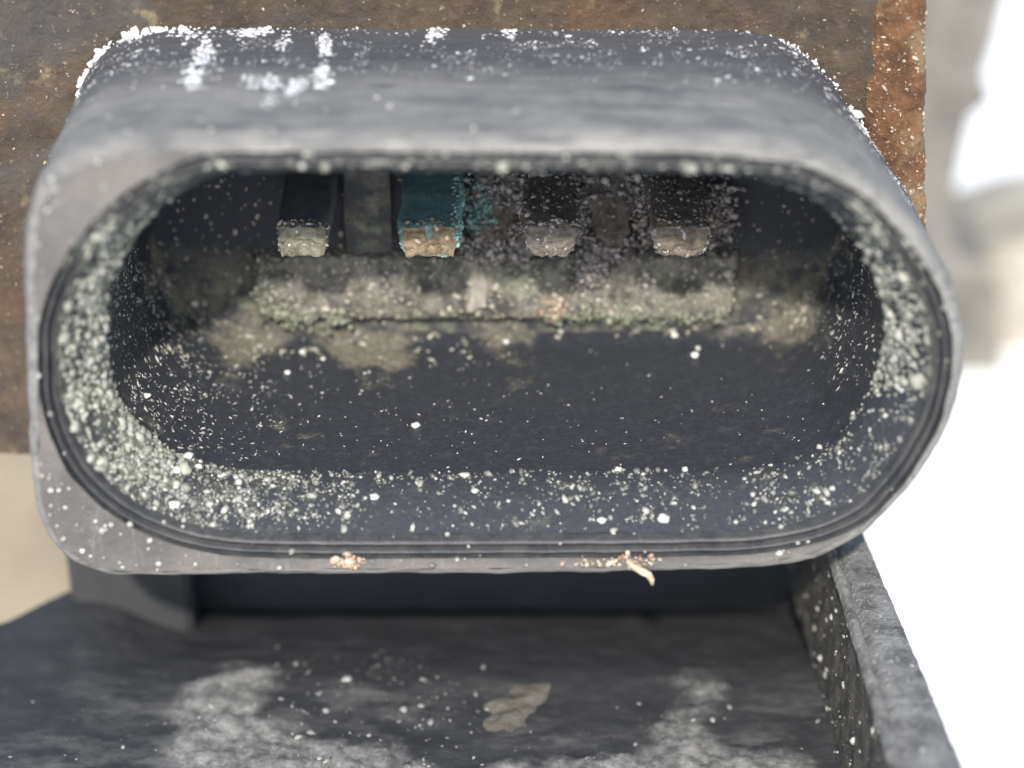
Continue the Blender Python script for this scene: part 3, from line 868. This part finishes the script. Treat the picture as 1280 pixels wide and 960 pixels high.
bank([(795, 270), (800, 240), (790, 220)], by0, by1, 0, 'corrosion_crumbs', M_CRUMB, 308, 0.087, 0.27, 22)
bank([(890, 300), (905, 270), (895, 235)], by0, by1, 0, 'corrosion_crumbs', M_CRUMB, 352, 0.087, 0.27, 20)
bank([(600, 240), (640, 225), (700, 235), (730, 250), (740, 225)], by0, by1, 0, 'corrosion_crumbs', M_CRUMB, 660, 0.093, 0.30, 32)
bank([(648, 236), (652, 262), (648, 290)], 15.8, 17.2, 0, 'corrosion_crumbs', M_CRUMB, 110, 0.075, 0.22, 9)
bank([(728, 240), (726, 268), (730, 296)], 15.8, 17.2, 0, 'corrosion_crumbs', M_CRUMB, 110, 0.075, 0.22, 9)
bank([(806, 250), (804, 280), (812, 305)], 15.8, 17.2, 0, 'corrosion_crumbs', M_CRUMB, 110, 0.075, 0.22, 9)
bank([(892, 240), (898, 275), (888, 310)], 15.8, 17.2, 0, 'corrosion_crumbs', M_CRUMB, 130, 0.075, 0.22, 10)
bank([(596, 236), (606, 262), (598, 280)], BACK_Y - 1.6, BACK_Y - 1.2, 0, 'verdigris', M_TEALD, 520, 0.06, 0.2, 20)
bank([(330, 330), (330, 380), (352, 396), (430, 400)], BACK_Y - 1.0, BACK_Y - 0.8, 0, 'green_silt', M_GREENS, 300, 0.08, 0.2, 13)
bank([(680, 396), (800, 394), (905, 398)], BACK_Y - 1.0, BACK_Y - 0.7, 0, 'green_silt', M_GREENS, 420, 0.07, 0.2, 9)
bank([(684, 378), (700, 385)], BACK_Y - 1.05, BACK_Y - 0.85, 0, 'orange_silt', M_RUSTG, 120, 0.09, 0.22, 14)
for i in range(4):
    pin, V, fs, (cx, hw, cz, hz) = pins[i]
    P, N = sample((V, fs), (1500, 1700, 2400, 2400)[i], lambda px, py, P: np.where(P[:, 1] < 11.6, 0.8, 0.0 if i < 2 else 0.22))
    lumps('corrosion_crumbs', P, N, lsize(len(P), (0.06, 0.065, 0.075, 0.06)[i], 0.5, 0.02, 0.2), (M_SILTG, M_RUSTG, M_CRUMB, M_CRUMB)[i], pin, 0.8, 0.3, 1, elong=0.6)
    if i == 1:
        P, N = sample((V, fs), 2600, lambda px, py, P: np.clip((P[:, 0] - (cx + hw * 0.72)) * 3, 0, 1))
        lumps('verdigris', P, N, lsize(len(P), 0.075, 0.5, 0.03, 0.2), M_TEALG, pin, 0.7, 0.3, 1, elong=0.5)
    if i == 3:
        P, N = sample((V, fs), 1800, lambda px, py, P: ((P[:, 2] < cz) & (P[:, 1] < 12)) * np.clip(abs(P[:, 0] - cx) - 0.6, 0, 1))
        lumps('scale_crystals', P, N, lsize(len(P), 0.14, 0.4, 0.05, 0.3), M_GRAIN, pin, 0.9, 0.35, 1)
# stray crystals on the shell top: sharp flakes at the root, a few beads near the front
P, N = sample(SHELL, 60000, lambda px, py, P: np.where((P[:, 2] > 2) & (N_up(P)), 1.0, 0.0) * np.clip(0.10 * sstep(2, 10, P[:, 1]) * (1 - 0.5 * sstep(500, 1000, px)) + 0.004, 0, 1)) if False else sample(
    SHELL, 120000, lambda px, py, P: ((P[:, 2] > 3) & (py < 260)) * (0.5 * sstep(5.5, 11.5, P[:, 1]) + 0.006))
k = rng.random(len(P)) < 0.15 + 0.85 * clump(P, 0.55, 2, -0.15, 0.35)
P, N = P[k], N[k]
lumps('salt_flakes', P, N, lsize(len(P), 0.027, 0.6, 0.01, 0.14), M_SHELLG, conn, 0.5, 0.35, 1, elong=1.0, tint=rng.random(len(P)) ** 2.0)
# white flaky streaks on the shell top
def streak(pts, n, rad, med, hi=0.3):
    out = []
    pts = np.array(pts, float)
    L = np.r_[0, np.cumsum(np.linalg.norm(np.diff(pts, axis=0), axis=1))] if len(pts) > 1 else np.array([0.0])
    for _ in range(n):
        t = rng.uniform(0, max(L[-1], 1e-6))
        out.append((np.interp(t, L, pts[:, 0]) + rng.normal(0, rad), np.interp(t, L, pts[:, 1]) + rng.normal(0, rad)))
    return np.array(out), med, hi
SV = np.asarray(SHELL[0]); spx, spy = project(SV)
top_ok = np.where(SV[:, 2] > 3)[0]
def shell_point(px, py):
    """the point of the shell's upper side seen in a pixel: interpolate the nearest lofted vertices"""
    d = (spx[top_ok] - px) ** 2 + (spy[top_ok] - py) ** 2
    i = np.argsort(d)[:4]; w_ = 1 / (d[i] + 4)
    return (SV[top_ok[i]] * w_[:, None]).sum(0) / w_.sum()
allP = []; allS = []
for pts, n, rad, med, hi in (([(262, 58), (248, 80), (238, 105)], 130, 5, 0.13, 0.3), ([(360, 40), (352, 62)], 30, 3, 0.10, 0.2), ([(405, 45), (408, 75), (402, 110)], 90, 3.5, 0.12, 0.28),
                             ([(325, 95), (340, 110), (338, 122)], 60, 6, 0.10, 0.22), ([(375, 100), (366, 118)], 45, 5, 0.10, 0.22), ([(290, 42), (335, 38)], 70, 3, 0.12, 0.26), ([(545, 38)], 45, 5, 0.14, 0.3), ([(636, 40)], 22, 4, 0.11, 0.2),
                             ([(150, 50), (200, 40), (270, 44)], 90, 3, 0.10, 0.24), ([(805, 58), (822, 75)], 22, 3, 0.07, 0.14), ([(310, 95), (318, 115)], 25, 5, 0.08, 0.15)):
    q, m_, h_ = streak(pts, int(n * 4.5), rad * 1.2, med * 0.42, hi * 0.75)
    for a, b in q:
        allP.append(shell_point(a, b)); allS.append(min(h_, m_ * math.exp(rng.normal(0, 0.65))))
allP = np.array(allP); allN = np.tile(np.array([0.0, -0.25, 0.97]), (len(allP), 1))
lumps('salt_streaks', allP, allN, np.array(allS), M_SPARK, conn, 0.35, 0.3, 1, elong=0.6, tint=rng.uniform(0.4, 1, len(allP)))
# salt fillet in the joint of shell and plate
rb = ring(r_back + 0.05, PLATE_Y - 0.25)
jp, js = [], []
for _ in range(2600):
    i = rng.integers(0, NS); p = rb[i] + (rb[(i + 1) % NS] - rb[i]) * rng.random()
    px, py = project(p)
    if py > 270: continue
    den = 1.0 if px < 235 and py < 200 else (0.30 if px > 960 else 0.055)
    if fbm(p + 5, 0.5, 3) < -0.05: den *= 0.25
    if rng.random() < den:
        jp.append(p + rng.normal(0, 0.07, 3)); js.append(float(lsize(1, 0.13 if den > 0.5 else 0.08, 0.45, 0.03, 0.32)[0]))
jp = np.array(jp)
lumps('salt_fillet', jp, np.tile(np.array([0, -0.8, 0.6]), (len(jp), 1)), np.array(js), M_SPARK, conn, 0.8, 0.3, 1, elong=0.8, tint=rng.uniform(0.3, 1, len(jp)))
# beads on the front face and lip
P, N = sample(FACE, 2600, lambda px, py, P: 0.03 + 0.0 * px)
P2, N2 = sample(LIP, 4000, lambda px, py, P: 0.022 + 0.0 * px)
P3, N3 = sample(SHELL, 9000, lambda px, py, P: ((P[:, 1] < 4) & (P[:, 2] > 3)) * 0.055)
P, N = np.concatenate([P, P2, P3]), np.concatenate([N, N2, N3])
lumps('salt_beads', P, N, lsize(len(P), 0.10, 0.45, 0.04, 0.22), M_GRAIN, conn, 0.9, 0.2, 1, tint=rng.uniform(0.1, 1, len(P)) ** 1.3)
for cpx_, cpy_, n_, sp in ((436, 704, 90, 8), (785, 701, 60, 20), (730, 703, 20, 10)):
    P = np.array([on_y(cpx_ + rng.normal(0, sp), min(709, cpy_ + rng.normal(0, 4)), 0.0) for _ in range(n_)])
    lumps('rust_crumbs', P, np.tile(np.array([0, -1.0, 0.1]), (n_, 1)), lsize(n_, 0.085, 0.5, 0.03, 0.24), M_LIPR, conn, 0.7, 0.3, 1, elong=0.5)
# grit on plate, rusted edge and housing
P, N = sample(PLATE, 12000, lambda px, py, P: 0.16 * (py < 600) + 0 * px)
k = rng.random(len(P)) < 0.15 + 0.85 * clump(P, 0.4, 9, -0.1, 0.4); P, N = P[k], N[k]
lumps('grit', P, N, lsize(len(P), 0.034, 0.5, 0.012, 0.11), M_RUSTG, plate, 0.6, 0.35, 1, elong=0.8)
P, N = sample(EDGE, 6000, lambda px, py, P: 0.2 + 0 * px)
lumps('grit', P, N, lsize(len(P), 0.055, 0.5, 0.02, 0.2), M_RUSTG, plate, 0.6, 0.35, 1, elong=0.8, tint=rng.random(len(P)) ** 0.8)
P, N = sample(FLOOR, 9000, lambda px, py, P: 0.10 * sstep(820, 930, py) + 0.55 * box(px, py, 330, 620, 825, 910, 30) + 0.3 * box(px, py, 230, 620, 900, 970, 30))
k = rng.random(len(P)) < 0.2 + 0.8 * clump(P, 0.4, 6, -0.1, 0.3); P, N = P[k], N[k]
lumps('grit', P, N, lsize(len(P), 0.06, 0.6, 0.02, 0.28), M_GREYG, tray, 0.6, 0.35, 1, elong=0.5)
for mm, n, f in ((SIDE, 6000, 0.07), (WALLTOP, 4000, 0.035)):
    P, N = sample(mm, n, lambda px, py, P: f + 0 * px)
    lumps('grit', P, N, lsize(len(P), 0.06, 0.55, 0.02, 0.25), M_GRAIN, tray, 0.6, 0.35, 1, elong=0.5, tint=rng.random(len(P)) ** 1.3)
# bonded beds of salt under the loose lumps
def m_bed():
    b = NB('bonded_salt')
    mid = b.noise(1.2, 6, 0.7, 3); fine = b.noise(5, 5, 0.75, 8)
    c = b.mix(b.ramp(mid, 0.3, 0.7), (0.08, 0.085, 0.068), (0.26, 0.262, 0.22))
    c = b.mix(b.ramp(fine, 0.42, 0.28, 0, 0.9), c, (0.03, 0.033, 0.03))
    c = b.mix(b.ramp(fine, 0.58, 0.72, 0, 0.8), c, (0.42, 0.42, 0.36))
    b.bump(b.math('ADD', mid, fine), 0.4, 1.0)
    return b.done(c, 0.8, 0.2)
M_BED = m_bed()
rr_ = []
for a_, y_ in [(0.05 + 0.045 * j, float(np.interp(0.05 + 0.045 * j, [q[0] for q in MPROF], [q[1] for q in MPROF]))) for j in range(21)]:
    R0 = ring(r_in0 - 1.75 * a_, y_)
    R0 = np.repeat(R0, 3, 0); nx_ = np.roll(R0[::3], -1, 0)
    R0[1::3] = R0[::3] * 2 / 3 + nx_ / 3; R0[2::3] = R0[::3] / 3 + nx_ * 2 / 3
    px_, py_ = project(R0)
    m_ = d_crust(px_, py_, R0) * (0.4 + 0.6 * (1 - abs(a_ - 0.6) * 1.4))
    Dn = np.repeat(D, 3, 0)
    th = np.array([-0.22 + 0.62 * m_[i] * (0.75 + 0.9 * fbm(R0[i] + 3, 0.8, 5)) for i in range(len(R0))])
    R0[:, 0] -= Dn[:, 0] * th * 0.7; R0[:, 2] -= Dn[:, 1] * th * 0.7; R0[:, 1] -= th * 0.6
    rr_.append(R0)
V, fs = loft(rr_)
tag(mesh_obj('salt_bed', V, fs, M_BED, conn), kind='stuff')
# pale gritty bead all along the upper edge of the opening
ks = [k_ for k_ in range(NS) if D[k_][1] > -0.25]
j0 = next(i for i in range(len(ks)) if (ks[i] - ks[i - 1]) % NS != 1)
ks = ks[j0:] + ks[:j0]
PE = []
rin_ring = ring(r_in0 + 0.05, 0.75)
for a_, b_ in zip(ks[:-1], ks[1:]):
    for f_ in (0, 0.25, 0.5, 0.75):
        PE.append((rin_ring[a_] * (1 - f_) + rin_ring[b_] * f_, D[a_] * (1 - f_) + D[b_] * f_))
secs = []
for p, d in PE:
    rad = 0.05 + 0.20 * max(0.0, 0.55 + 1.1 * fbm(p + 20, 1.3, 4))
    ax = np.array([d[0], 0, d[1]])
    secs.append(np.array([p + rad * (ax * math.cos(t) * 0.9 + np.array([0, -1.0, 0]) * math.sin(t)) for t in np.linspace(0, 2 * math.pi, 8, endpoint=False)]))
V, fs = loft(secs)
tag(mesh_obj('rim_salt_bead', V, fs, M_BED, conn), kind='stuff')

# single larger grains one can point at
CV = np.concatenate([np.asarray(CAV[0]), np.asarray(MOUTHM[0])]); cpx, cpy = project(CV)
low = np.where(CV[:, 2] < zc + 0.15 * hh)[0]
def cav_point(px, py):
    d = (cpx[low] - px) ** 2 + (cpy[low] - py) ** 2
    i = np.argsort(d)[:4]; w_ = 1 / (d[i] + 4)
    return (CV[low[i]] * w_[:, None]).sum(0) / w_.sum()
for px, py, s in ((520, 534, 0.26), (828, 650, 0.36), (185, 497, 0.24), (752, 651, 0.27), (868, 446, 0.26), (872, 436, 0.18), (632, 428, 0.24), (843, 421, 0.24), (360, 467, 0.2), (854, 588, 0.2),
                  (404, 449, 0.16), (378, 441, 0.17), (235, 572, 0.32), (222, 590, 0.26), (248, 584, 0.22), (776, 588, 0.2), (468, 623, 0.28), (295, 312, 0.24), (700, 408, 0.18), (218, 632, 0.34)):
    p = cav_point(px, py)
    iv, iff = ICO2
    v = iv * (1 + 0.30 * rng.uniform(-1, 1, (len(iv), 1))) * np.array([s, s * 0.9, s * 0.75]) / 1.15
    o = mesh_obj('salt_grain', v, iff, M_GRAINB, conn)
    o.location = (p + np.array([0, -0.05, s * 0.45])) * MM
    at = o.data.attributes.new('tint', 'FLOAT', 'POINT')
    at.data.foreach_set('value', np.full(len(iv), rng.uniform(0.3, 1), np.float32))

# fibre hanging from the lower lip
f0 = on_y(800, 712, -0.1)
path = [f0 + np.array(q) for q in ((-0.7, 0.05, 0.55), (-0.3, -0.15, 0.25), (0.1, -0.25, 0.05), (0.45, -0.25, -0.15), (0.62, -0.2, -0.5), (0.66, -0.15, -0.85))]
rr = [0.10, 0.17, 0.20, 0.19, 0.16, 0.09]
secs = []
for i, p in enumerate(path):
    d = path[min(i + 1, len(path) - 1)] - path[max(i - 1, 0)]; d = d / np.linalg.norm(d)
    a = np.cross(d, [0, 1, 0.2]); a /= np.linalg.norm(a); b = np.cross(d, a)
    secs.append(np.array([p + rr[i] * (a * math.cos(t) + b * math.sin(t)) for t in np.linspace(0, 2 * math.pi, 9, endpoint=False)]))
V, fs = loft(secs)
fs.append(tuple(range(9))[::-1]); fs.append(tuple(range(45, 54)))
tag(mesh_obj('fibre', V, fs, M_FIBRE), 'short curled tan fibre stuck to the lower lip of the connector', 'fibre')
